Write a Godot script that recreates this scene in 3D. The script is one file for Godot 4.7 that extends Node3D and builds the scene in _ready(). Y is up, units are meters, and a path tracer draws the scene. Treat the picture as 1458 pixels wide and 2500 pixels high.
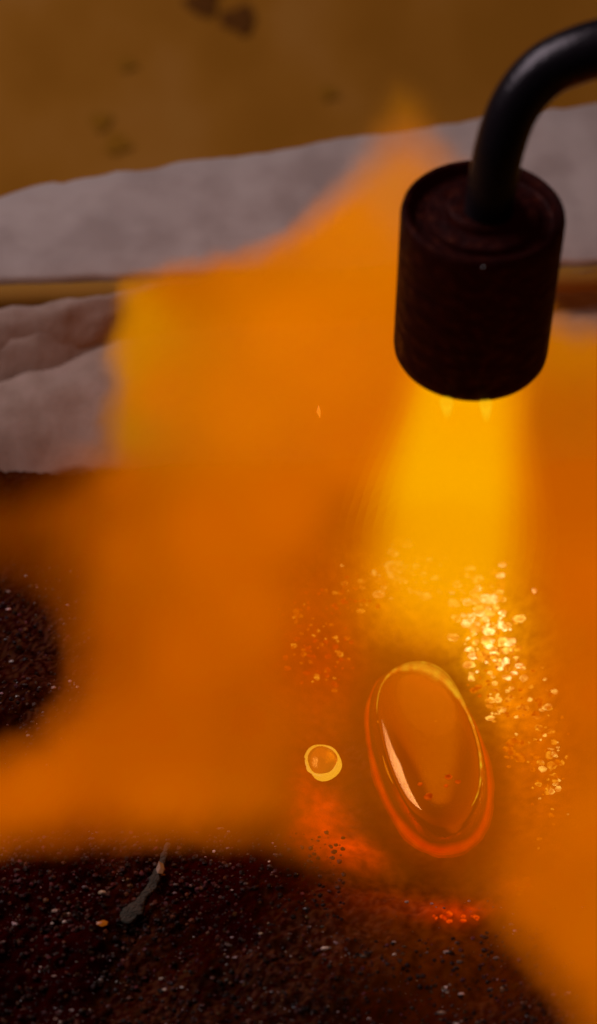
extends Node3D
# A close-up of a melting torch playing on a gold button in a dark, grainy melting block.
# Real size, in metres: the torch head is about 22 mm across.

const PITCH := 48.0
const TAN_HALF := 0.1875          # 64 mm lens on a 24 mm high frame
const FROM_BUTTON := 0.40
var rng := RandomNumberGenerator.new()
var eye := Vector3.ZERO
var fwd := Vector3.ZERO
var up_axis := Vector3.ZERO
var fine := FastNoiseLite.new()
var coarse := FastNoiseLite.new()
var cells := FastNoiseLite.new()


# ---------------------------------------------------------------- small helpers
func lin(r: float, g: float, b: float) -> Color:        # 8-bit sRGB to linear
	return Color(r / 255.0, g / 255.0, b / 255.0).srgb_to_linear()


func ray(px: float, py: float) -> Vector3:
	var k := TAN_HALF / 1250.0
	return fwd + Vector3.RIGHT * (px - 729.0) * k + up_axis * (1250.0 - py) * k


func at(px: float, py: float, depth: float) -> Vector3:
	return eye + ray(px, py) * depth


func on_level(px: float, py: float, y: float) -> Vector3:
	var r := ray(px, py)
	return eye + r * ((y - eye.y) / r.y)


func on_back(px: float, py: float, z: float) -> Vector3:
	var r := ray(px, py)
	return eye + r * ((z - eye.z) / r.z)


func sstep(a: float, b: float, x: float) -> float:
	var t := clampf((x - a) / (b - a), 0.0, 1.0)
	return t * t * (3.0 - 2.0 * t)


func arrays_mesh(v: PackedVector3Array, idx: PackedInt32Array, col := PackedColorArray(), uv := PackedVector2Array()) -> ArrayMesh:
	# smooth normals by summing face normals (front faces run clockwise)
	var n := PackedVector3Array()
	n.resize(v.size())
	for i in range(0, idx.size(), 3):
		var a := v[idx[i]]
		var c := (v[idx[i + 2]] - a).cross(v[idx[i + 1]] - a)
		for k in 3:
			n[idx[i + k]] += c
	for i in n.size():
		n[i] = n[i].normalized() if n[i].length_squared() > 1e-24 else Vector3.UP
	var a2 := []
	a2.resize(Mesh.ARRAY_MAX)
	a2[Mesh.ARRAY_VERTEX] = v
	a2[Mesh.ARRAY_NORMAL] = n
	a2[Mesh.ARRAY_INDEX] = idx
	if col.size():
		a2[Mesh.ARRAY_COLOR] = col
	if uv.size():
		a2[Mesh.ARRAY_TEX_UV] = uv
	var m := ArrayMesh.new()
	m.add_surface_from_arrays(Mesh.PRIMITIVE_TRIANGLES, a2)
	return m


func grid_index(nu: int, nv: int, close_u := false, flip := false) -> PackedInt32Array:
	var idx := PackedInt32Array()
	for j in nv - 1:
		for i in (nu if close_u else nu - 1):
			var i2 := (i + 1) % nu
			var a := j * nu + i
			var b := j * nu + i2
			var c := (j + 1) * nu + i
			var d := (j + 1) * nu + i2
			idx.append_array([a, c, b, b, c, d] if flip else [a, b, c, b, d, c])
	return idx


func obj(called: String, m: Mesh, mat: Material, parent: Node3D) -> MeshInstance3D:
	var o := MeshInstance3D.new()
	o.name = called
	o.mesh = m
	o.material_override = mat
	parent.add_child(o, true)
	return o


func thing(called: String, label: String, category: String, where := Vector3.ZERO, group := "") -> Node3D:
	var o := Node3D.new()
	o.name = called
	o.position = where
	add_child(o, true)
	tag(o, label, category, group)
	return o


func tag(o: Node, label: String, category: String, group := "") -> void:
	o.set_meta("label", label)
	o.set_meta("category", category)
	if group:
		o.set_meta("group", group)


func solid(c: Color, rough: float, metal := 0.0) -> StandardMaterial3D:
	var m := StandardMaterial3D.new()
	m.albedo_color = c.linear_to_srgb()
	m.roughness = rough
	m.metallic = metal
	return m


func noise_tex(seed_: int, freq: float, octaves: int, ramp: Gradient = null, size := 512) -> NoiseTexture2D:
	var t := NoiseTexture2D.new()
	t.width = size
	t.height = size
	t.seamless = true
	var n := FastNoiseLite.new()
	n.seed = seed_
	n.frequency = freq
	n.fractal_octaves = octaves
	t.noise = n
	if ramp:
		t.color_ramp = ramp
	return t


func ramp(stops: Array) -> Gradient:       # [[offset, linear colour], ...]
	var g := Gradient.new()
	g.offsets = PackedFloat32Array(stops.map(func(s): return s[0]))
	g.colors = PackedColorArray(stops.map(func(s): return s[1].linear_to_srgb()))
	return g


# a tube or lathe along a path of [point, radius], frames carried along
func sweep(path: Array, sides: int, cap := true) -> ArrayMesh:
	var v := PackedVector3Array()
	var side := Vector3.RIGHT
	for i in path.size():
		var p: Vector3 = path[i][0]
		var a: Vector3 = path[maxi(i - 1, 0)][0]
		var b: Vector3 = path[mini(i + 1, path.size() - 1)][0]
		var t := (b - a).normalized()
		side = (side - t * side.dot(t)).normalized()
		var other := t.cross(side)
		for k in sides:
			var w := TAU * k / sides
			v.append(p + (side * cos(w) + other * sin(w)) * float(path[i][1]))
	var idx := grid_index(sides, path.size(), true, true)
	if cap:
		for e in [0, path.size() - 1]:
			v.append(path[e][0])
			for k in sides:
				var a := int(e) * sides + k
				var b := int(e) * sides + (k + 1) % sides
				idx.append_array([v.size() - 1, a, b] if e == 0 else [v.size() - 1, b, a])
	return arrays_mesh(v, idx)


# a lathe around an axis: profile of [distance along axis, radius]; sharp corners need doubled points
func lathe(origin: Vector3, axis: Vector3, profile: Array, sides: int) -> ArrayMesh:
	var side := axis.cross(Vector3.FORWARD).normalized()
	var other := axis.cross(side)
	var st := SurfaceTool.new()
	st.begin(Mesh.PRIMITIVE_TRIANGLES)
	for j in profile.size() - 1:
		if profile[j] == profile[j + 1]:
			continue
		for k in sides:
			var q := []
			for c in [[j, k], [j, k + 1], [j + 1, k], [j + 1, k + 1]]:
				var w: float = TAU * c[1] / sides
				q.append(origin + axis * profile[c[0]][0] + (side * cos(w) + other * sin(w)) * profile[c[0]][1])
			st.set_smooth_group(j)
			for c in [0, 1, 2, 1, 3, 2]:
				st.set_smooth_group(j)
				st.add_vertex(q[c])
	st.generate_normals()
	return st.commit()


# ---------------------------------------------------------------- the block's surface
var button_at := Vector3.ZERO
var bowl_at := Vector3.ZERO

func block_height(x: float, z: float) -> float:
	var dx := (x - bowl_at.x) / 0.027
	var dz := (z - bowl_at.z) / 0.036
	var r := sqrt(dx * dx + dz * dz)
	var h := -0.0065 * (1.0 - sstep(0.45, 1.1, r)) + 0.0012 * exp(-pow((r - 1.12) / 0.16, 2.0))
	h += 0.0035 * coarse.get_noise_2d(x * 1000.0, z * 1000.0) * sstep(0.3, 1.0, r)
	# grains: ridged fine noise, calmer on the floor of the hollow
	var rough := 0.22 + 0.78 * sstep(0.5, 1.1, r)
	h += 0.00075 * rough * fine.get_noise_2d(x * 1000.0, z * 1000.0)
	h += 0.0011 * rough * fine.get_noise_2d(x * 230.0 + 71.0, z * 230.0)
	h += 0.00055 * rough * (cells.get_noise_2d(x * 1000.0, z * 1000.0) + 0.5)
	return h


func _ready() -> void:
	rng.seed = 41
	# ------------------------------------------------ camera
	fwd = Vector3(0, -sin(deg_to_rad(PITCH)), -cos(deg_to_rad(PITCH)))
	up_axis = Vector3(0, cos(deg_to_rad(PITCH)), -sin(deg_to_rad(PITCH)))
	eye = -ray(1045.0, 1840.0) * FROM_BUTTON
	var cam := Camera3D.new()
	cam.name = "camera"
	cam.transform = Transform3D(Basis(Vector3.RIGHT, up_axis, -fwd), eye)
	var lens := CameraAttributesPhysical.new()
	lens.frustum_focal_length = 64.0
	lens.frustum_near = 0.01
	lens.frustum_far = 20.0
	lens.frustum_focus_distance = 0.397
	lens.exposure_aperture = 9.5
	cam.attributes = lens
	add_child(cam)
	cam.current = true

	# ------------------------------------------------ air and exposure: a dim workshop, no sun
	var we := WorldEnvironment.new()
	we.name = "environment"
	var e := Environment.new()
	e.background_mode = Environment.BG_COLOR
	e.background_color = Color(0.02, 0.019, 0.02)
	e.tonemap_mode = Environment.TONE_MAPPER_LINEAR
	e.tonemap_exposure = 1.0
	e.sdfgi_enabled = true
	e.ssao_enabled = true
	e.ssil_enabled = true
	we.environment = e
	add_child(we)

	# ------------------------------------------------ lamps: a cool room lamp over the bench's left, the flame itself
	var room := AreaLight3D.new()
	room.name = "room_lamp"
	room.area_size = Vector2(0.46, 0.34)
	room.light_color = Color(0.96, 0.88, 0.91)
	room.light_energy = 0.32
	room.shadow_enabled = true
	room.position = Vector3(-0.42, 0.56, -0.22)
	add_child(room)
	room.look_at(Vector3(0, 0, -0.08), Vector3.UP)

	setup_noise()
	button_at = on_level(1045, 1850, -0.0040)
	bowl_at = on_level(1060, 1770, 0.0)

	build_workbench()
	build_firebrick()
	build_blanket()
	build_block()
	build_gold()
	build_flakes()
	build_torch()
	build_flame()


func setup_noise() -> void:
	fine.seed = 3
	fine.frequency = 0.55
	fine.fractal_octaves = 4
	coarse.seed = 8
	coarse.frequency = 0.035
	coarse.fractal_octaves = 3
	cells.seed = 5
	cells.noise_type = FastNoiseLite.TYPE_CELLULAR
	cells.frequency = 0.75
	cells.cellular_return_type = FastNoiseLite.RETURN_DISTANCE


# ---------------------------------------------------------------- the setting
func build_workbench() -> void:
	var y := -0.06
	var o := thing("workbench", "brown wooden bench top out of focus behind the grey brick", "workbench", Vector3(0, y, 0))
	o.set_meta("kind", "structure")
	var m := solid(Color(1, 1, 1), 0.95)
	m.metallic_specular = 0.15
	m.albedo_texture = noise_tex(21, 0.012, 4, ramp([[0.2, Color(0.29, 0.115, 0.010)], [0.5, Color(0.32, 0.130, 0.013)], [0.8, Color(0.35, 0.150, 0.022)]]))
	m.uv1_triplanar = true
	m.uv1_world_triplanar = true
	m.uv1_scale = Vector3(4, 4, 2.2)
	var box := BoxMesh.new()
	box.size = Vector3(1.6, 0.03, 1.4)
	obj("bench_top", box, m, o).position = Vector3(0, -0.015, -0.3)
	var burnt := solid(Color(0.11, 0.040, 0.008), 1.0)
	burnt.metallic_specular = 0.0
	var pale_scorch := solid(Color(0.27, 0.115, 0.010), 1.0)
	pale_scorch.metallic_specular = 0.0
	# scorched spots, each an irregular thin patch
	for s in [[583, 52, 42.0, 1.0], [495, 12, 40.0, 0.6], [800, 230, 22.0, 0.35], [310, 160, 20.0, 0.3], [245, 300, 26.0, 0.3], [285, 355, 30.0, 0.3]]:
		var p := on_level(s[0], s[1], y)
		var v := PackedVector3Array([Vector3(0, 0.0006, 0)])
		var idx := PackedInt32Array()
		var r: float = s[2] * 0.00015 * (p - eye).dot(fwd)
		for k in 24:
			var w := TAU * k / 24.0
			var rr := r * (1.0 + 0.18 * sin(w * 3.0 + s[0]) + 0.1 * sin(w * 5.0 + s[1]))
			v.append(Vector3(cos(w) * rr, 0.0004, -sin(w) * rr * 1.25))
		for k in 24:
			idx.append_array([0, 1 + (k + 1) % 24, 1 + k])
		var b: StandardMaterial3D = burnt if s[3] > 0.5 else pale_scorch
		obj("scorch_mark", arrays_mesh(v, idx), b, o).position = p - o.position + Vector3(0, 0.0002, 0)


func build_firebrick() -> void:
	var top := 0.010
	var o := thing("firebrick", "pale grey brick with worn top face behind the flame", "brick", Vector3(0, -0.06, -0.11))
	var grey := solid(Color(1, 1, 1), 0.9)
	grey.albedo_texture = noise_tex(31, 0.010, 5, ramp([[0.2, Color(0.33, 0.265, 0.23)], [0.5, Color(0.39, 0.32, 0.28)], [0.8, Color(0.43, 0.36, 0.315)]]))
	grey.uv1_triplanar = true
	grey.uv1_world_triplanar = true
	grey.uv1_scale = Vector3(11, 11, 11)
	# top outline front and back edge as uneven lines, rounded over to the front face
	var n := 90
	var v := PackedVector3Array()
	for j in 12:
		for i in n:
			var px := lerpf(-420.0, 1900.0, i / float(n - 1))
			var fy := 672.0 - px * 0.032 + 5.0 * fine.get_noise_1d(px * 0.03)
			var by := 458.0 - px * 0.150 + 9.0 * coarse.get_noise_1d(px * 0.25)
			if px < 130.0:
				by += (130.0 - px) * 0.13
			var f := on_level(px, fy, top)
			var b := on_level(px, by, top)
			var q: Vector3
			var wob := 0.0006 * coarse.get_noise_2d(f.x * 2500.0, j * 14.0)
			match j:
				0: q = Vector3(f.x, -0.06, f.z + 0.0005)
				1: q = Vector3(f.x, top - 0.0028, f.z + 0.0008)
				2: q = Vector3(f.x, top - 0.0010, f.z + 0.0003)
				3: q = Vector3(f.x, top - 0.0003, f.z - 0.0005)
				10: q = Vector3(b.x, top - 0.0020, b.z - 0.0008)
				11: q = Vector3(b.x, -0.06, b.z - 0.001)
				_:
					q = f.lerp(b, (j - 3) / 6.2)
					q.y += wob
			v.append(q - o.position)
	var body := arrays_mesh(v, grid_index(n, 12))
	obj("brick_body", body, grey, o)
	# ochre lower edge that shows as a line over the blanket
	var edge := solid(Color(0.30, 0.135, 0.006), 0.9)
	var path := []
	for i in 60:
		var px := lerpf(-420.0, 1900.0, i / 59.0)
		var f := on_level(px, 694.0 - px * 0.032, 0.0085)
		path.append([Vector3(f.x, 0.0066, f.z + 0.0014) - o.position, 0.0023 + 0.0002 * fine.get_noise_1d(px * 0.02)])
	obj("ochre_edge", sweep(path, 10), edge, o)


func build_blanket() -> void:
	var o := thing("fibre_blanket", "folded off white heat blanket wedged between the grey brick and dark block", "blanket", Vector3(0, -0.06, -0.075))
	var mat := solid(Color(1, 1, 1), 1.0)
	mat.albedo_texture = noise_tex(51, 0.02, 4, ramp([[0.2, Color(0.29, 0.195, 0.145)], [0.5, Color(0.325, 0.225, 0.17)], [0.8, Color(0.36, 0.25, 0.195)]]))
	mat.uv1_triplanar = true
	mat.uv1_world_triplanar = true
	mat.uv1_scale = Vector3(14, 14, 14)
	mat.heightmap_enabled = true
	mat.heightmap_texture = noise_tex(52, 0.06, 4)
	mat.heightmap_scale = 0.012
	# three folds that run slantwise, each one its own strip of blanket
	var nu := 90
	var nv := 24
	var folds := [[1145.0, 890.0, 0.0], [935.0, 800.0, 0.0012], [880.0, 745.0, 0.0024]]
	for k in 3:
		var v := PackedVector3Array()
		for j in nv:
			var t := j / float(nv - 1)
			for i in nu:
				var px := lerpf(-300.0, 1800.0, i / float(nu - 1))
				var slant := -0.34 * px if px < 420.0 else -0.34 * 420.0 - 0.05 * (px - 420.0)
				if k == 0:
					slant *= lerpf(0.28, 1.0, t)
				if k == 2:
					slant *= lerpf(1.0, 0.12, t)
				var py := lerpf(folds[k][0], folds[k][1] - 30.0, t) + slant + 14.0 * coarse.get_noise_2d(px * 0.12, k * 40.0 + t * 20.0)
				var y := 0.0018 + 0.0022 * k
				var hump := 0.0060 * pow(sin(PI * clampf(t * 0.94 + 0.03, 0.0, 1.0)), 1.3)
				var p := on_level(px, py, y)
				p.y = y + hump - 0.0035 + 0.0010 * coarse.get_noise_2d(px * 0.2, t * 60.0 + k * 31.0)
				v.append(p - o.position)
		# close it below so that each fold is a thick strip
		var top_rows := v.size()
		var idx := grid_index(nu, nv)
		for j in [0, nv - 1]:
			for i in nu:
				var q := v[j * nu + i]
				v.append(Vector3(q.x, 0.045, q.z + (0.002 if j == 0 else -0.002)))
		for i in nu - 1:
			var a := top_rows + i
			idx.append_array([a, a + 1, i, a + 1, i + 1, i])
			var c := (nv - 1) * nu + i
			var d := top_rows + nu + i
			idx.append_array([c, c + 1, d, c + 1, d + 1, d])
			idx.append_array([d, d + 1, a, d + 1, a + 1, a])
		obj("blanket_fold", arrays_mesh(v, idx), mat, o)


# ---------------------------------------------------------------- melting block
# red heat on the block: [px, py, radius x, radius y, strength, sRGB colour]
const HEAT := [
	[785, 1990, 62, 60, 1.2, Color8(255, 62, 0)], [860, 2070, 75, 38, 1.1, Color8(248, 62, 0)], [745, 1920, 35, 60, 0.5, Color8(230, 60, 0)],
	[1120, 2235, 85, 26, 0.75, Color8(205, 40, 0)], [960, 2210, 160, 40, 0.22, Color8(150, 16, 0)], [1270, 2175, 45, 22, 0.7, Color8(240, 85, 0)],
	[1080, 1880, 210, 330, 0.55, Color8(205, 86, 0)], [1190, 1530, 130, 170, 1.0, Color8(255, 172, 10)], [1010, 1430, 150, 110, 1.1, Color8(255, 160, 0)], [1240, 1690, 90, 90, 0.6, Color8(255, 140, 0)],
	[780, 1560, 130, 190, 0.55, Color8(220, 62, 0)], [1330, 1850, 100, 290, 0.8, Color8(226, 100, 0)], [700, 1750, 190, 120, 0.35, Color8(190, 70, 0)],
]

func build_block() -> void:
	var o := thing("melting_block", "dark grainy heat block whose glowing hollow holds the gold", "block", Vector3(0, -0.06, 0.0))
	var x0 := -0.105
	var x1 := 0.085
	var z1 := 0.095
	var nx := 400
	var nz := 350
	var v := PackedVector3Array()
	var col := PackedColorArray()
	var uv := PackedVector2Array()
	var tone := FastNoiseLite.new()
	tone.seed = 77
	tone.frequency = 0.09
	tone.fractal_octaves = 4
	for j in nz:
		for i in nx:
			var x := lerpf(x0, x1, i / float(nx - 1))
			var back := -0.0605 + x * -0.012 + 0.0010 * fine.get_noise_1d(x * 220.0) + 0.0010 * coarse.get_noise_1d(x * 2200.0)
			var z := lerpf(back, z1, pow(j / float(nz - 1), 1.0))
			var y := block_height(x, z)
			var edge := minf(minf(z - back, z1 - z), minf(x - x0, x1 - x))
			y -= 0.004 * pow(1.0 - sstep(0.0, 0.006, edge), 2.0)
			v.append(Vector3(x, y, z) - o.position)
			var t := tone.get_noise_2d(x * 1000.0, z * 1000.0) * 0.5 + 0.5
			var g := clampf(fine.get_noise_2d(x * 1600.0 + 90.0, z * 1600.0) * 1.6 + 0.3, 0.0, 1.0)
			var c := Color(0.009, 0.0009, 0.0004).lerp(Color(0.026, 0.0028, 0.0010), t)
			var crust := sstep(0.42, 0.75, tone.get_noise_2d(x * 420.0 + 300.0, z * 420.0) * 0.5 + 0.5)
			c = c.lerp(Color(0.15, 0.055, 0.026), g * (0.05 + 0.95 * crust) * 0.5)
			col.append(c)
			uv.append(Vector2((x - x0) / (x1 - x0), (z + 0.0665) / (z1 + 0.0665)))
	var idx := grid_index(nx, nz, false, true)
	# skirts down to the bench
	var ring := []
	for i in nx: ring.append(i)
	for j in range(1, nz): ring.append(j * nx + nx - 1)
	for i in range(nx - 2, -1, -1): ring.append((nz - 1) * nx + i)
	for j in range(nz - 2, 0, -1): ring.append(j * nx)
	var first := v.size()
	for r in ring:
		v.append(Vector3(v[r].x, 0.0, v[r].z))
		col.append(Color(0.02, 0.008, 0.006))
		uv.append(uv[r])
	for k in ring.size():
		var k2 := (k + 1) % ring.size()
		idx.append_array([ring[k], ring[k2], first + k, ring[k2], first + k2, first + k])
	var m := StandardMaterial3D.new()
	m.vertex_color_use_as_albedo = true
	m.roughness = 0.72
	m.metallic_specular = 0.05
	m.emission_enabled = true
	m.emission = Color.WHITE
	m.emission_operator = BaseMaterial3D.EMISSION_OP_MULTIPLY
	m.emission_energy_multiplier = 0.8
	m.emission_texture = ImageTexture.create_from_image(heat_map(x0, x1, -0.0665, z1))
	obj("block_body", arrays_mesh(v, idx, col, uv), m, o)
	build_grains(o)


func heat_map(x0: float, x1: float, z0: float, z1: float) -> Image:
	var im := Image.create(640, 512, false, Image.FORMAT_RGBAF)
	var spots := []
	for h in HEAT:
		var p := on_level(h[0], h[1], -0.003)
		var d := 0.00015 * (p - eye).dot(fwd)
		spots.append([p.x, p.z, h[2] * d, h[3] * d / sin(deg_to_rad(PITCH)), h[4], h[5].srgb_to_linear()])
	for j in 512:
		for i in 640:
			var x := lerpf(x0, x1, (i + 0.5) / 640.0)
			var z := lerpf(z0, z1, (j + 0.5) / 512.0)
			var c := Vector3.ZERO
			for s in spots:
				var a: float = (x - s[0]) / s[2]
				var b: float = (z - s[1]) / s[3]
				var q := a * a + b * b
				if q < 6.0:
					var w: float = exp(-q) * s[4]
					c += Vector3(s[5].r, s[5].g, s[5].b) * w
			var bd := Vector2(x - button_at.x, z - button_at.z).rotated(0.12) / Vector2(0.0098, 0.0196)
			c *= 1.0 - 0.72 * exp(-pow((bd.length() - 1.05) / 0.22, 2.0))  # shade band round the button, painted in by dimming the glow
			if c.x > 0.002:
				var n := clampf(0.85 + 0.5 * fine.get_noise_2d(x * 900.0, z * 900.0) + 0.35 * coarse.get_noise_2d(x * 7000.0, z * 7000.0), 0.3, 1.5)
				c *= n
			im.set_pixel(i, j, Color(c.x, c.y, c.z).linear_to_srgb() if false else Color(c.x, c.y, c.z))
	im.convert(Image.FORMAT_RGBAF)
	return im


func grain_mesh(seed_: int) -> ArrayMesh:
	var r := RandomNumberGenerator.new()
	r.seed = seed_
	var v := PackedVector3Array([Vector3(0, 1, 0), Vector3(0, -0.8, 0)])
	for ring_y in [0.45, -0.25]:
		for k in 6:
			var w: float = TAU * (k + r.randf_range(-0.25, 0.25)) / 6.0
			var rr: float = r.randf_range(0.75, 1.1)
			v.append(Vector3(cos(w) * rr, ring_y + r.randf_range(-0.2, 0.2), sin(w) * rr))
	var heat := []
	for k in v.size():
		heat.append(r.randf_range(0.25, 1.0))
	var st := SurfaceTool.new()
	st.begin(Mesh.PRIMITIVE_TRIANGLES)
	var tri := func(a: int, b: int, c: int):
		for k in [a, b, c]:
			st.set_smooth_group(-1)
			st.set_color(Color(heat[k], heat[k] * heat[k], pow(heat[k], 3.0)))
			st.add_vertex(v[k])
	for k in 6:
		var k2 := (k + 1) % 6
		tri.call(0, 2 + k, 2 + k2)
		tri.call(2 + k, 8 + k, 2 + k2)
		tri.call(2 + k2, 8 + k, 8 + k2)
		tri.call(1, 8 + k2, 8 + k)
	st.generate_normals()
	return st.commit()


func glow(c: Color, strength: float) -> StandardMaterial3D:
	var m := solid(Color(0.06, 0.012, 0.001), 0.35)
	m.emission_enabled = true
	m.emission = c.linear_to_srgb()
	m.emission_energy_multiplier = strength
	return m


func plain_shape(m: ArrayMesh) -> ArrayMesh:
	var a := m.surface_get_arrays(0)
	a[Mesh.ARRAY_COLOR] = null
	var out := ArrayMesh.new()
	out.add_surface_from_arrays(Mesh.PRIMITIVE_TRIANGLES, a)
	return out


func ember(c: Color, strength: float) -> StandardMaterial3D:      # glows unevenly over its faces
	var m := StandardMaterial3D.new()
	m.shading_mode = BaseMaterial3D.SHADING_MODE_UNSHADED
	m.vertex_color_use_as_albedo = true
	m.albedo_color = (c * strength).linear_to_srgb()
	return m


func on_block(px: float, py: float) -> Vector3:
	var p := on_level(px, py, 0.0)
	for k in 4:
		p = on_level(px, py, block_height(p.x, p.z))
	return p


func build_grains(block: Node3D) -> void:
	var shapes := [grain_mesh(1), grain_mesh(2), grain_mesh(3), grain_mesh(4)]
	var white := ember(Color(1.0, 0.80, 0.32), 3.4)
	var yellow := ember(Color(1.0, 0.70, 0.12), 2.3)
	var amber := ember(Color(1.0, 0.46, 0.02), 1.6)
	var orange := ember(Color(1.0, 0.26, 0.0), 1.15)
	var red := ember(Color(1.0, 0.10, 0.0), 1.0)
	# clusters of hot grains: [centre px, spread px, how many, size range px, materials]
	var clusters := [
		[1180, 1490, 72, 85, 105, [6, 26], [white, white, yellow, yellow, amber]],
		[1205, 1600, 75, 60, 60, [6, 22], [white, yellow, yellow, amber]],
		[1165, 1450, 60, 60, 40, [10, 26], [yellow, amber]],
		[1240, 1690, 95, 70, 75, [5, 17], [yellow, amber, amber, orange]],
		[1335, 1870, 45, 160, 85, [5, 19], [yellow, amber, amber, orange, orange]],
		[1235, 1840, 50, 40, 14, [6, 20], [orange]],
		[985, 1405, 85, 60, 85, [7, 25], [yellow, yellow, amber, amber]],
		[770, 1560, 75, 115, 105, [5, 15], [amber, orange, orange, red, red, red]],
		[850, 1450, 45, 50, 30, [6, 16], [amber, orange, red]],
		[1110, 2240, 60, 16, 14, [6, 14], [red]],
		[1270, 2170, 22, 14, 10, [6, 16], [orange, red]],
	]
	for c in clusters:
		for k in int(c[4]):
			var px: float = c[0] + rng.randfn(0.0, 0.55) * c[2]
			var py: float = c[1] + rng.randfn(0.0, 0.55) * c[3]
			var p := on_block(px, py)
			if ((Vector2(p.x, p.z) - Vector2(button_at.x, button_at.z)) / Vector2(0.0105, 0.0195)).length() < 1.0:
				continue
			var r: float = lerpf(c[5][0], c[5][1], pow(rng.randf(), 1.8)) * 0.5 * 0.00015 * 0.40 * 1.25
			var g := obj("grain", shapes[rng.randi() % 4], c[6][rng.randi() % c[6].size()], block)
			g.transform = Transform3D(Basis.from_euler(Vector3(rng.randf() * 0.8, rng.randf() * TAU, rng.randf() * 0.8)).scaled(Vector3(r * rng.randf_range(0.8, 1.45), r * 0.8, r * rng.randf_range(0.7, 1.1))), p - block.position + Vector3(0, r * 0.3, 0))
	# loose dark crumbs that make up the crust
	var crumbs := MultiMesh.new()
	crumbs.transform_format = MultiMesh.TRANSFORM_3D
	crumbs.use_colors = true
	crumbs.mesh = plain_shape(shapes[2])
	crumbs.instance_count = 6500
	for k in 6500:
		var px := rng.randf_range(-150.0, 1480.0)
		var py := rng.randf_range(2030.0, 2600.0) if k % 6 else rng.randf_range(1380.0, 1900.0)
		if k % 6 == 0:
			px = rng.randf_range(-150.0, 260.0)
		if px > 560.0 and py < 2300.0 - 0.1 * absf(px - 950.0):
			px -= 640.0                                 # the red-hot lip is bare of loose crumbs
		var p := on_block(px, py)
		var r := 0.00010 + 0.00042 * pow(rng.randf(), 2.6)
		var b := 0.012 + 0.10 * pow(rng.randf(), 3.0)
		crumbs.set_instance_color(k, Color(b, b * rng.randf_range(0.16, 0.45), b * rng.randf_range(0.06, 0.28)))
		crumbs.set_instance_transform(k, Transform3D(Basis.from_euler(Vector3(rng.randf() * 3.0, rng.randf() * TAU, rng.randf() * 3.0)).scaled(Vector3(r, r * 0.75, r * 0.9)), p - block.position))
	var crust := MultiMeshInstance3D.new()
	crust.name = "crumbs"
	crust.multimesh = crumbs
	var cm := StandardMaterial3D.new()
	cm.vertex_color_use_as_albedo = true
	cm.roughness = 0.55
	cm.metallic_specular = 0.3
	crust.material_override = cm
	crust.set_meta("kind", "stuff")
	block.add_child(crust, true)
	# cold flecks of flux and grit on the rest of the block, too small to pick apart
	var n := 1100
	var mm := MultiMesh.new()
	mm.transform_format = MultiMesh.TRANSFORM_3D
	mm.use_colors = true
	mm.mesh = plain_shape(shapes[1])
	mm.instance_count = n
	var tone := FastNoiseLite.new()
	tone.seed = 12
	tone.frequency = 0.007
	tone.fractal_octaves = 3
	var placed := 0
	while placed < n:
		var px := rng.randf_range(-150.0, 1500.0)
		var py := rng.randf_range(1380.0, 2600.0)
		if py < 2020.0 and px > 190.0 or px > 680.0 and py < 2200.0:
			continue
		if rng.randf() > 0.22 + 1.7 * tone.get_noise_2d(px, py):
			continue
		var p := on_block(px, py)
		var r := 0.00005 + 0.00026 * pow(rng.randf(), 3.0)
		var b := rng.randf()
		b = 0.06 + 0.6 * pow(b, 4.0)
		mm.set_instance_color(placed, Color(b, b * rng.randf_range(0.62, 0.80), b * rng.randf_range(0.45, 0.70)))
		mm.set_instance_transform(placed, Transform3D(Basis.from_euler(Vector3(rng.randf(), rng.randf() * TAU, rng.randf())).scaled(Vector3(r * rng.randf_range(0.8, 2.4), r, r)), p - block.position))
		placed += 1
	var grit := MultiMeshInstance3D.new()
	grit.name = "grit"
	grit.multimesh = mm
	var gm := StandardMaterial3D.new()
	gm.vertex_color_use_as_albedo = true
	gm.roughness = 0.35
	grit.material_override = gm
	grit.set_meta("kind", "stuff")
	block.add_child(grit, true)


# ---------------------------------------------------------------- gold
func dome(a: float, b: float, h: float, flat: float, wobble: float, under: float) -> ArrayMesh:
	# an oval drop: a along z, b along x, flat-topped by the exponent
	var nu := 96
	var v := PackedVector3Array()
	var rows := 40
	for j in rows:
		var w := PI * j / float(rows - 1)              # 0 top .. PI bottom
		var r := pow(sin(w), 2.0 / flat) if w < PI * 0.5 else pow(sin(w), 0.85)
		var y := (h if w < PI * 0.5 else under) * signf(cos(w)) * pow(absf(cos(w)), 2.0 / flat if w < PI * 0.5 else 1.0)
		for i in nu:
			var u := TAU * i / nu
			var k := r * (1.0 + wobble * sin(2.0 * u + 0.7) + wobble * 0.6 * sin(3.0 * u + 1.9))
			v.append(Vector3(cos(u) * b * k, y, sin(u) * a * k))
	return arrays_mesh(v, grid_index(nu, rows, true, false))


# a glowing skin that thins out towards its surface: nested see-through ropes round a path of [point, radius]
func soft_rope(called: String, path: Array, layers: Array, c: Color, strength: float, parent: Node3D) -> void:
	for l in layers:
		var m := sweep(path.map(func(p): return [p[0], p[1] * l[0]]), 12, false)
		var arr := m.surface_get_arrays(0)
		var col := PackedColorArray()
		for q in arr[Mesh.ARRAY_VERTEX]:
			var n: float = clampf(0.8 + 0.9 * fine.get_noise_3d(q.x * 900.0, q.y * 900.0, q.z * 900.0), 0.25, 1.3)
			col.append(Color(c.r * strength, c.g * strength * n, c.b * strength * n, clampf(l[1] * n, 0.0, 1.0)))
		obj(called, arrays_mesh(arr[Mesh.ARRAY_VERTEX], arr[Mesh.ARRAY_INDEX], col), flame_material(1.0), parent)


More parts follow.
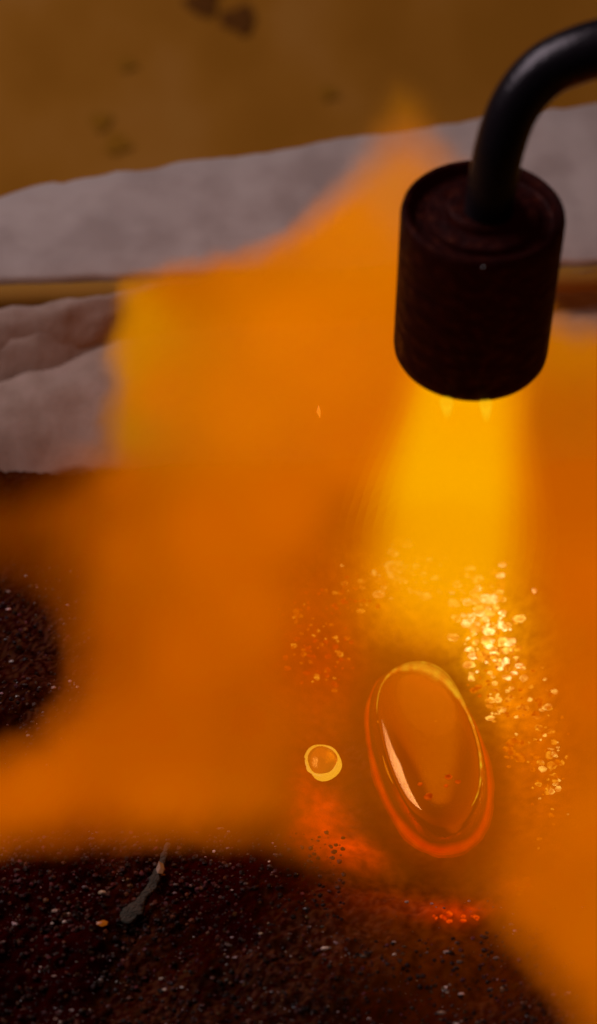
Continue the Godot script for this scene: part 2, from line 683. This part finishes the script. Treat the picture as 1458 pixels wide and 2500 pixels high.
func oval(u: float) -> Vector2:
	return Vector2(signf(cos(u)) * pow(absf(cos(u)), 0.88), signf(sin(u)) * pow(absf(sin(u)), 0.94))


func build_gold() -> void:
	var gold := solid(Color(0.38, 0.17, 0.014), 0.06, 1.0)
	gold.emission_enabled = true
	gold.emission = Color(0.30, 0.050, 0.0).linear_to_srgb()
	gold.emission_energy_multiplier = 0.5
	gold.clearcoat_enabled = true
	gold.clearcoat = 1.0
	gold.clearcoat_roughness = 0.04
	var o := thing("gold_button", "large oval molten gold button lying in the glowing hollow", "gold nugget", button_at)
	var far := on_level(992, 1610, -0.0045)
	var near := on_level(1108, 2060, -0.0045)
	var d := near - far
	o.rotation.y = atan2(d.x, d.z)
	# flat-topped drop: gently domed face, tight rounded edge, sides that lean outwards to the floor
	var prof := [[0.0, 0.0042], [0.15, 0.00418], [0.3, 0.00413], [0.45, 0.00404], [0.58, 0.00390], [0.68, 0.00374], [0.75, 0.00356], [0.805, 0.00332], [0.845, 0.00300], [0.875, 0.00262], [0.90, 0.00215], [0.925, 0.0016], [0.95, 0.0009], [0.972, 0.0001], [0.985, -0.0008], [0.99, -0.002]]
	var v := PackedVector3Array()
	var nu := 120
	var rows := 61
	for j in rows:
		var t := j / float(rows - 1) * (prof.size() - 1)
		var i0 := mini(int(t), prof.size() - 2)
		var f := t - i0
		var pa: Array = prof[maxi(i0 - 1, 0)]
		var pd: Array = prof[mini(i0 + 2, prof.size() - 1)]
		var rr := cubic_interpolate(prof[i0][0], prof[i0 + 1][0], pa[0], pd[0], f)
		var yy := cubic_interpolate(prof[i0][1], prof[i0 + 1][1], pa[1], pd[1], f)
		for i in nu:
			var u := TAU * i / nu
			var kk := 1.0 + 0.025 * sin(2.0 * u + 0.7) + 0.016 * sin(3.0 * u + 1.9)
			v.append(Vector3(oval(u).x * 0.0088 * kk * rr, yy, oval(u).y * 0.0184 * kk * rr))
	obj("molten_body", arrays_mesh(v, grid_index(nu, rows, true, false)), gold, o)
	# painted reflection of the flame along the rim, widest at the far right
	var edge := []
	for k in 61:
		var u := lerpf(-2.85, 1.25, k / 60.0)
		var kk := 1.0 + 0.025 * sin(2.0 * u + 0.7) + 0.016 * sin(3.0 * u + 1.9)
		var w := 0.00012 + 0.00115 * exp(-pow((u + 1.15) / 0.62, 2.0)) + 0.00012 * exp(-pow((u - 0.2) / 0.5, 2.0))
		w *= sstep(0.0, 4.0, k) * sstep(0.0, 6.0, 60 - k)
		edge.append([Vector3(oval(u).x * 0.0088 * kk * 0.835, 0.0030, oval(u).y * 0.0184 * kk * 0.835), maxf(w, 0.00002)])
	soft_rope("rim_reflection", edge, [[1.25, 0.30], [0.85, 0.40], [0.45, 0.6]], Color(1.0, 0.34, 0.012), 1.5, o)
	# bits of slag that float on the metal
	for q in [[1100, 1912, 11, 0], [1124, 1924, 8, 0], [1092, 1935, 7, 0], [1046, 1962, 12, 0], [1024, 1930, 7, 0], [1066, 1768, 9, 1], [1088, 1806, 6, 1], [930, 1768, 20, 2], [944, 1788, 9, 2]]:
		var p2: Vector3 = on_level(q[0], q[1], button_at.y + (0.0040 if q[3] < 2 else 0.0030))
		var chip := obj("slag_fleck", grain_mesh(20 + int(q[2])), [ember(Color(0.85, 0.09, 0.0), 0.9), ember(Color(0.9, 0.42, 0.03), 0.9), ember(Color(1.0, 0.24, 0.0), 1.0)][q[3]], o)
		var r2: float = q[2] * 0.00006
		chip.transform = Transform3D(Basis.from_euler(Vector3(0, q[0] * 0.1, 0)).scaled(Vector3(r2, r2 * 0.35, r2 * 0.8)), o.transform.affine_inverse() * p2)
	# the red-hot skirt of slag that the metal sits in
	var path := []
	for k in 73:
		var u := TAU * k / 72.0
		var kk := 1.0 + 0.025 * sin(2.0 * u + 0.7) + 0.016 * sin(3.0 * u + 1.9)
		path.append([Vector3(oval(u).x * 0.0087 * kk, -0.0008, oval(u).y * 0.0182 * kk), 0.00052 * (1.0 + 0.65 * sin(u)) + 0.00008 * sin(u * 9.0) + 0.00015 * fine.get_noise_1d(k * 3.0)])
	o.scale = Vector3(0.93, 1.0, 0.935)
	o.position.z -= 0.0006
	soft_rope("slag_rim", path, [[1.3, 0.22], [0.8, 0.3], [0.4, 0.4]], Color(0.85, 0.06, 0.0), 1.0, o)

	var p := on_block(787, 1872)
	var s := thing("gold_bead", "small round bright gold bead left of the oval button", "gold bead", p)
	var hot := solid(Color(0.75, 0.38, 0.05), 0.10, 1.0)
	hot.emission_enabled = true
	hot.emission = Color(1.0, 0.36, 0.012).linear_to_srgb()
	hot.emission_energy_multiplier = 0.42
	var body := obj("bead_body", dome(0.0029, 0.0024, 0.0014, 2.0, 0.03, 0.0024), hot, s)
	body.position.y = 0.0011
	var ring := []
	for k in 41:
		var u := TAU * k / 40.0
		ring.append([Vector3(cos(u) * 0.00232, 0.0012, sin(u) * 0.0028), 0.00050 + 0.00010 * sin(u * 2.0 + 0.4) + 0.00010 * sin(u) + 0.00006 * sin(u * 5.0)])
	obj("bead_reflection_ring", sweep(ring, 10, false), glow(Color(1.0, 0.52, 0.025), 1.35), s)  # glowing ring added as the flame's reflection on the bead's edge


func build_flakes() -> void:
	# a grey curl of scale on the near part of the block
	var pts := [[412, 2062, 8.0], [398, 2100, 10.0], [384, 2135, 17.0], [372, 2165, 15.0], [352, 2192, 12.0], [330, 2220, 24.0], [308, 2248, 26.0], [290, 2262, 12.0]]
	var base := on_block(330, 2200)
	var o := thing("scale_flake", "grey curled sliver of scale on the dark near side of the block", "metal flake", base)
	var grey := solid(Color(0.042, 0.038, 0.024), 0.95)
	grey.heightmap_enabled = true
	grey.heightmap_texture = noise_tex(61, 0.05, 3)
	grey.heightmap_scale = 0.04
	grey.uv1_triplanar = true
	grey.uv1_scale = Vector3(80, 80, 80)
	var v := PackedVector3Array()
	var n := pts.size() * 4 - 3
	for i in n:
		var t := i / 4.0
		var a: Array = pts[int(minf(t, pts.size() - 1))]
		var b: Array = pts[int(minf(t + 1, pts.size() - 1))]
		var f := t - floorf(t)
		var p := on_block(lerpf(a[0], b[0], f), lerpf(a[1], b[1], f)) - base
		var w: float = lerpf(a[2], b[2], f) * 0.000045 * (1.0 + 0.9 * fine.get_noise_1d(i * 5.0))
		for k in 8:
			var u := TAU * k / 8.0
			v.append(p + Vector3(cos(u) * w, 0.0003 + sin(u) * 0.00025 + 0.0002 * sin(i * 0.9), cos(u) * w * 0.35))
	obj("flake_body", arrays_mesh(v, grid_index(8, n, true, true)), grey, o)
	var amber := solid(Color(0.16, 0.085, 0.02), 0.5)
	var tip := obj("flake_tip", grain_mesh(9), amber, o)
	tip.transform = Transform3D(Basis.from_scale(Vector3(0.0007, 0.0003, 0.0011)), on_block(386, 2130) - base + Vector3(0.0004, 0.0010, 0))

	var q := on_block(250, 2258)
	var c := thing("amber_chip", "tiny amber glowing chip beside the grey sliver of scale", "metal chip", q)
	var m := glow(Color(0.40, 0.09, 0.003), 0.4)
	obj("chip_body", grain_mesh(6), m, c).transform = Transform3D(Basis.from_euler(Vector3(0.2, 0.5, 0.1)).scaled(Vector3(0.0008, 0.00035, 0.0005)), Vector3(0, 0.0004, 0))


# ---------------------------------------------------------------- torch
var nozzle := Vector3.ZERO
var axis := Vector3.UP

func build_torch() -> void:
	var bottom := at(1148, 857, 0.370)
	var top := at(1181, 511, 0.3525)
	nozzle = bottom
	axis = (top - bottom).normalized()
	var len_ := (top - bottom).length()
	var r := 203.0 * 0.00015 * 0.3525
	var o := thing("melting_torch", "dark burner torch head on a bent tube hanging over the hollow", "torch", bottom)
	var black := solid(Color(1, 1, 1), 0.48, 0.2)
	black.albedo_texture = noise_tex(74, 0.02, 5, ramp([[0.2, Color(0.011, 0.0022, 0.0018)], [0.5, Color(0.020, 0.0028, 0.0020)], [0.72, Color(0.034, 0.0060, 0.0030)], [0.88, Color(0.075, 0.016, 0.006)]]))
	black.metallic_specular = 0.2
	black.emission_enabled = true                      # faint even red glow added to tint the dark metal
	black.emission = Color(1.0, 0.03, 0.0)
	black.emission_energy_multiplier = 0.002
	black.heightmap_enabled = true
	black.heightmap_texture = noise_tex(71, 0.02, 5)
	black.heightmap_scale = 0.02
	black.uv1_triplanar = true
	black.uv1_scale = Vector3(40, 40, 40)
	black.roughness_texture = noise_tex(72, 0.015, 4, ramp([[0.2, Color(0.3, 0.3, 0.3)], [0.8, Color(1, 1, 1)]]))
	black.roughness = 0.75
	var cup := [[0.0, 0.0], [0.0, r * 0.93], [0.0, r * 0.93], [0.0007, r * 0.965], [0.0016, r * 0.975], [len_ * 0.55, r * 0.988], [len_ - 0.0012, r], [len_ - 0.0004, r * 0.985],
		[len_, r * 0.955], [len_, r * 0.955], [len_ - 0.0001, r * 0.91], [len_ - 0.0006, r * 0.88], [len_ - 0.0006, r * 0.88], [len_ - 0.0014, r * 0.86], [len_ - 0.0016, r * 0.82], [len_ - 0.0016, r * 0.82], [len_ - 0.0016, r * 0.60]]
	obj("burner_cup", lathe(Vector3.ZERO, axis, cup, 96), black, o)
	# stepped collar round the tube
	var collar := [[len_ - 0.0020, r * 0.70], [len_ - 0.0010, r * 0.69], [len_ - 0.0007, r * 0.67], [len_ - 0.0007, r * 0.67], [len_ - 0.0004, r * 0.47], [len_ - 0.0004, r * 0.47], [len_ + 0.0006, r * 0.45], [len_ + 0.0010, r * 0.41], [len_ + 0.0010, r * 0.20]]
	obj("tube_collar", lathe(Vector3.ZERO, axis, collar, 72), black, o)
	# bent supply tube
	var iron := solid(Color(0.014, 0.010, 0.014), 0.30, 0.4)
	iron.heightmap_enabled = true
	iron.heightmap_texture = noise_tex(73, 0.03, 4)
	iron.heightmap_scale = 0.008
	iron.uv1_triplanar = true
	iron.uv1_scale = Vector3(60, 60, 60)
	var way := Curve3D.new()
	var pts := [[1188, 560, 0.3535, 62], [1200, 470, 0.3490, 61], [1220, 360, 0.3450, 62], [1258, 258, 0.3425, 64], [1322, 180, 0.3410, 67], [1405, 137, 0.3400, 71], [1500, 112, 0.3395, 74], [1640, 92, 0.339, 76], [1900, 70, 0.339, 78]]
	var path := []
	for i in pts.size() - 1:
		var p0: Array = pts[maxi(i - 1, 0)]
		var p1: Array = pts[i]
		var p2: Array = pts[i + 1]
		var p3: Array = pts[mini(i + 2, pts.size() - 1)]
		for s in 8:
			var t := s / 8.0
			var q := []
			for c in 4:
				q.append(cubic_interpolate(p1[c], p2[c], p0[c], p3[c], t))
			path.append([at(q[0], q[1], q[2]) - bottom, q[3] * 0.00015 * q[2]])
	obj("supply_tube", sweep(path, 40), iron, o)
	var nick := obj("worn_nick", grain_mesh(5), solid(Color(0.45, 0.42, 0.40), 0.3, 0.8), o)
	nick.transform = Transform3D(Basis.from_scale(Vector3.ONE * 0.00012), at(1180, 652, 0.3455) - bottom)
	# burner ports in the mouth of the cup, each a short brass jet
	var brass := solid(Color(0.35, 0.16, 0.05), 0.4, 0.9)
	var side := axis.cross(Vector3.FORWARD).normalized()
	var other := axis.cross(side)
	for k in 7:
		var w := TAU * k / 6.0
		var rr := 0.0 if k == 6 else r * 0.55
		var c := (side * cos(w) + other * sin(w)) * rr
		obj("jet_port", lathe(c, axis, [[-0.0006, 0.0], [-0.0006, 0.0009], [-0.0006, 0.0009], [0.0003, 0.0010]], 14), brass, o)


# ---------------------------------------------------------------- flame
# outline of the burning gas that fans out over the block and climbs the far side
const FAN := [
	[968, 205], [1030, 240], [1075, 330], [1150, 430], [1300, 640], [1345, 770], [1400, 790], [1560, 800], [1720, 900], [1760, 1700], [1740, 2600], [1600, 2700], [1470, 2580], [1385, 2460],
	[1270, 2320], [1150, 2215], [1020, 2170], [850, 2150], [720, 2095], [620, 2058], [420, 2050], [200, 2052], [0, 2068], [-200, 2080], [-200, 1830], [0, 1828], [90, 1795], [165, 1690], [180, 1590],
	[140, 1480], [70, 1420], [-30, 1395], [-220, 1360], [-220, 1200], [30, 1160], [140, 1118], [250, 1096], [255, 1020], [280, 930], [262, 860], [288, 780], [300, 690], [400, 652],
	[520, 630], [620, 608], [700, 572], [770, 512], [840, 440], [890, 370], [925, 290],
]
# [px, py, density 0..1 of the thick gas, softness px, sRGB]
const GAS := [
	[970, 250, 0.30, 130, 165, 100, 0], [975, 330, 0.30, 130, 220, 115, 30], [960, 430, 0.72, 120, 215, 118, 0], [860, 1300, 0.7, 90, 188, 86, 0], [800, 1420, 0.6, 90, 196, 86, 0], [850, 560, 0.95, 85, 220, 115, 0], [650, 650, 0.9, 75, 205, 105, 0],
	[450, 680, 0.85, 70, 190, 95, 0], [330, 780, 0.9, 75, 205, 125, 0], [700, 800, 1.0, 60, 226, 115, 0], [310, 900, 0.9, 75, 198, 122, 0], [380, 960, 0.95, 75, 212, 105, 0], [300, 1050, 0.9, 80, 180, 112, 0],
	[600, 1000, 1.0, 60, 218, 110, 0], [800, 900, 1.0, 60, 222, 110, 0], [850, 1080, 1.0, 60, 214, 102, 0],
	[1400, 850, 0.9, 90, 190, 105, 0], [1400, 1000, 0.95, 90, 185, 90, 0], [1400, 1200, 0.95, 100, 195, 88, 0], [1420, 1450, 0.8, 100, 212, 95, 0],
	[-60, 1290, 0.60, 200, 120, 52, 0], [190, 1240, 0.80, 200, 164, 73, 0], [170, 1380, 0.68, 190, 150, 66, 0], [40, 1175, 0.12, 200, 90, 36, 0], [140, 1160, 0.30, 200, 120, 50, 0], [100, 1250, 0.78, 200, 140, 62, 0], [60, 1350, 0.55, 170, 120, 50, 0], [300, 1180, 0.9, 90, 188, 85, 0], [300, 1350, 0.95, 130, 190, 88, 0], [500, 1300, 1.0, 100, 205, 95, 0], [700, 1250, 1.0, 90, 210, 98, 0],
	[270, 1600, 0.92, 170, 168, 73, 0], [450, 1600, 0.95, 120, 196, 88, 0], [620, 1500, 0.8, 120, 208, 96, 0], [400, 1800, 0.95, 90, 186, 82, 0], [600, 1750, 0.75, 90, 188, 82, 0],
	[100, 1930, 0.97, 150, 198, 90, 0], [400, 1940, 0.97, 150, 196, 90, 0], [600, 1950, 0.85, 150, 188, 86, 0], [200, 2030, 0.9, 160, 175, 75, 0], [700, 2030, 0.6, 170, 170, 76, 0],
	[830, 1400, 0.55, 100, 198, 88, 0], [780, 1600, 0.42, 100, 195, 80, 0], [800, 1900, 0.40, 100, 190, 85, 0], [960, 1500, 0.25, 100, 225, 115, 0], [1180, 1520, 0.05, 100, 235, 130, 0], [1040, 1840, 0.03, 100, 190, 90, 0],
	[1000, 2140, 0.42, 150, 140, 64, 0], [860, 2110, 0.35, 150, 150, 66, 0], [1150, 2160, 0.5, 150, 160, 72, 0], [1060, 2060, 0.06, 100, 190, 70, 0], [1310, 1750, 0.35, 100, 212, 98, 0], [1340, 1950, 0.40, 100, 210, 98, 0], [1430, 1700, 0.8, 100, 208, 94, 0],
	[1430, 2000, 0.92, 100, 205, 95, 0], [1300, 2180, 0.85, 110, 196, 90, 0], [1430, 2300, 0.97, 150, 196, 92, 0], [1300, 2330, 0.9, 150, 178, 82, 0], [1440, 2480, 0.95, 150, 180, 84, 0],
]

func flame_material(alpha: float) -> StandardMaterial3D:
	var m := StandardMaterial3D.new()
	m.shading_mode = BaseMaterial3D.SHADING_MODE_UNSHADED
	m.transparency = BaseMaterial3D.TRANSPARENCY_ALPHA
	m.vertex_color_use_as_albedo = true
	m.albedo_color = Color(1, 1, 1, alpha)
	m.cull_mode = BaseMaterial3D.CULL_DISABLED
	m.roughness = 1.0
	return m


func fan_point(px: float, py: float, lift: float) -> Vector3:
	# low over the block in front, climbing steeply at the far side
	var low := on_level(px, maxf(py, 1100.0), 0.012 + lift)
	if py >= 1100.0:
		return low
	return on_back(px, py, low.z + lift * 0.35)


func build_flame() -> void:
	var o := thing("torch_flame", "broad orange torch flame fanning out over the block and gold", "flame", nozzle - axis * 0.04)
	var poly := PackedVector2Array(FAN.map(func(p): return Vector2(p[0], p[1])))
	# the gas as a fan: density and colour from the table, thinning to nothing at the outline
	var step := 14.0
	var nx := int((1960.0 + 200.0) / step) + 1
	var ny := int((2860.0 - 160.0) / step) + 1
	var dens := PackedFloat32Array()
	var cols := PackedColorArray()
	var dist := PackedFloat32Array()
	var sway := FastNoiseLite.new()
	sway.seed = 33
	sway.frequency = 0.004
	for j in ny:
		for i in nx:
			var p := Vector2(-200.0 + i * step, 160.0 + j * step)
			var near := 1e9
			for k in poly.size():
				var c := Geometry2D.get_closest_point_to_segment(p, poly[k], poly[(k + 1) % poly.size()])
				near = minf(near, p.distance_squared_to(c))
			near = sqrt(near)
			if not Geometry2D.is_point_in_polygon(p, poly):
				near = -near
			dist.append(near)
			var w := 0.0
			var a := 0.0
			var soft := 0.0
			var c3 := Vector3.ZERO
			if near > -200.0:
				for g in GAS:
					var d2: float = (p.x - g[0]) * (p.x - g[0]) + (p.y - g[1]) * (p.y - g[1])
					var k := 1.0 / pow(d2 + 6500.0, 1.7)
					w += k
					a += k * g[2]
					soft += k * g[3]
					c3 += Vector3(g[4], g[5], g[6]) * k
				a /= w
				soft /= w
				c3 /= w
			near += 13.0 * sway.get_noise_2d(p.x * 2.2, p.y * 2.2) + 3.0 * sway.get_noise_2d(p.x * 4.0, p.y * 4.0 + 500.0)
			var s := sstep(-0.5 * soft, 0.9 * soft, near)
			dens.append(a * s * (1.0 + 0.08 * sway.get_noise_2d(p.x, p.y)))
			cols.append(lin(c3.x, c3.y, c3.z))
	var thick := flame_material(1.0)
	var thin := flame_material(0.28)
	for shell in [[0.0045, 1.0, false], [0.0022, 1.0, false], [0.0034, 1.0, true]]:
		var v := PackedVector3Array()
		var col := PackedColorArray()
		var idx := PackedInt32Array()
		for side in [1.0, -1.0]:
			var first := v.size()
			for j in ny:
				for i in nx:
					var n := j * nx + i
					var px := -200.0 + i * step
					var py := 160.0 + j * step
					var bulge := sqrt(clampf((dist[n] + 40.0) / 160.0, 0.0, 1.0))
					v.append(fan_point(px, py, side * shell[0] * bulge + 0.0012 * sway.get_noise_2d(px * 1.7, py * 1.7)) - o.position)
					var a := dens[n]
					if shell[2]:
						# the thin gas in the hollow
						a = 0.55 * sstep(0.0, 0.3, a)
					else:
						a = sstep(0.0, 1.0, a * 1.04)
						a = 1.0 - pow(1.0 - minf(a * 0.985, 0.985), 0.25)
					var c := cols[n]
					c.a = clampf(a, 0.0, 1.0)
					col.append(c)
			for j in ny - 1:
				for i in nx - 1:
					var a := first + j * nx + i
					if maxf(maxf(col[a].a, col[a + 1].a), maxf(col[a + nx].a, col[a + nx + 1].a)) < 0.004:
						continue
					idx.append_array([a, a + 1, a + nx, a + 1, a + nx + 1, a + nx] if side > 0.0 else [a, a + nx, a + 1, a + 1, a + nx, a + nx + 1])
		obj("gas_veil" if shell[2] else "flame_fan", arrays_mesh(v, idx, col), thin if shell[2] else thick, o)

	# the jet from the mouth of the burner down into the hollow: nested skins of burning gas, hottest inside
	var goal := on_level(1064, 1490, -0.002)
	var stem := flame_material(0.29)
	var side_v := Vector3.RIGHT
	var rows := 44
	var sides := 72
	for k in 7:
		var f := (k - 1) / 5.0
		var v := PackedVector3Array()
		var col := PackedColorArray()
		for j in rows:
			var t := j / float(rows - 1)
			var c := nozzle.lerp(goal, t)
			var along := (goal - nozzle).normalized()
			var sx := (side_v - along * side_v.dot(along)).normalized()
			var sz := along.cross(sx)
			var r := lerpf(0.0096, 0.0152, sstep(0.12, 0.75, t)) * lerpf(1.0, 0.52, f)
			r *= 1.0 - 0.25 * sstep(0.85, 1.0, t)
			for i in sides:
				var u := TAU * i / sides
				var rr := r * (1.0 + 0.08 * sway.get_noise_3d(cos(u) * 90.0 + k * 50.0, sin(u) * 90.0, t * 240.0))
				v.append(c + (sx * cos(u) + sz * sin(u)) * rr - o.position)
				var hue := lin(250, 140, 0).lerp(lin(255, 194, 0), clampf(f * 1.3, 0.0, 1.0))
				hue = hue.lerp(lin(255, 155, 0), 0.7 * (1.0 - sstep(0.0, 0.35, t)))
				var a := (lerpf(0.6, 1.0, f) if k > 0 else 0.3) * lerpf(0.07, 1.0, sstep(0.0, 1.0, absf(sin(u)))) * (1.0 - sstep(0.70, 1.0, t)) * lerpf(0.75, 1.0, sstep(0.0, 0.1, t))
				hue.a = a
				col.append(hue)
		obj("flame_jet", arrays_mesh(v, grid_index(sides, rows, true, false), col), stem, o)
	# bright little cones at the burner ports
	var cone := flame_material(1.0)
	for s in [[1090, 980, 17.0, 42.0], [1186, 984, 16.0, 48.0]]:
		var v := PackedVector3Array()
		var col := PackedColorArray()
		for j in 10:
			var t := j / 9.0
			var p := at(s[0] + t * 2.0, s[1] + s[3] * t, 0.362)
			for i in 20:
				var u := TAU * i / 20.0
				var r: float = s[2] * 0.00015 * 0.365 * (1.0 - 0.7 * t)
				v.append(p + (Vector3.RIGHT * cos(u) + Vector3.BACK * sin(u)) * r - o.position)
				var c := lin(255, 205, 30)
				c.a = 0.35 * (1.0 - t * t)
				col.append(c)
		obj("port_flame", arrays_mesh(v, grid_index(20, 10, true, false), col), cone, o)
	# one stray spark caught in the gas
	var sp := at(778, 1005, 0.405)
	obj("spark", sweep([[sp - o.position + up_axis * 0.0009, 0.00005], [sp - o.position, 0.0003], [sp - o.position - up_axis * 0.0009 + Vector3.RIGHT * 0.0002, 0.00005]], 8), glow(Color(1.0, 0.27, 0.01), 0.85), o)
	var lamp := OmniLight3D.new()
	lamp.name = "flame_light"
	lamp.light_color = Color(1.0, 0.62, 0.22)
	lamp.light_energy = 0.0001
	lamp.light_size = 0.01
	lamp.omni_range = 2.0
	lamp.omni_attenuation = 2.0
	lamp.shadow_enabled = true
	lamp.position = nozzle.lerp(goal, 0.72)
	add_child(lamp)
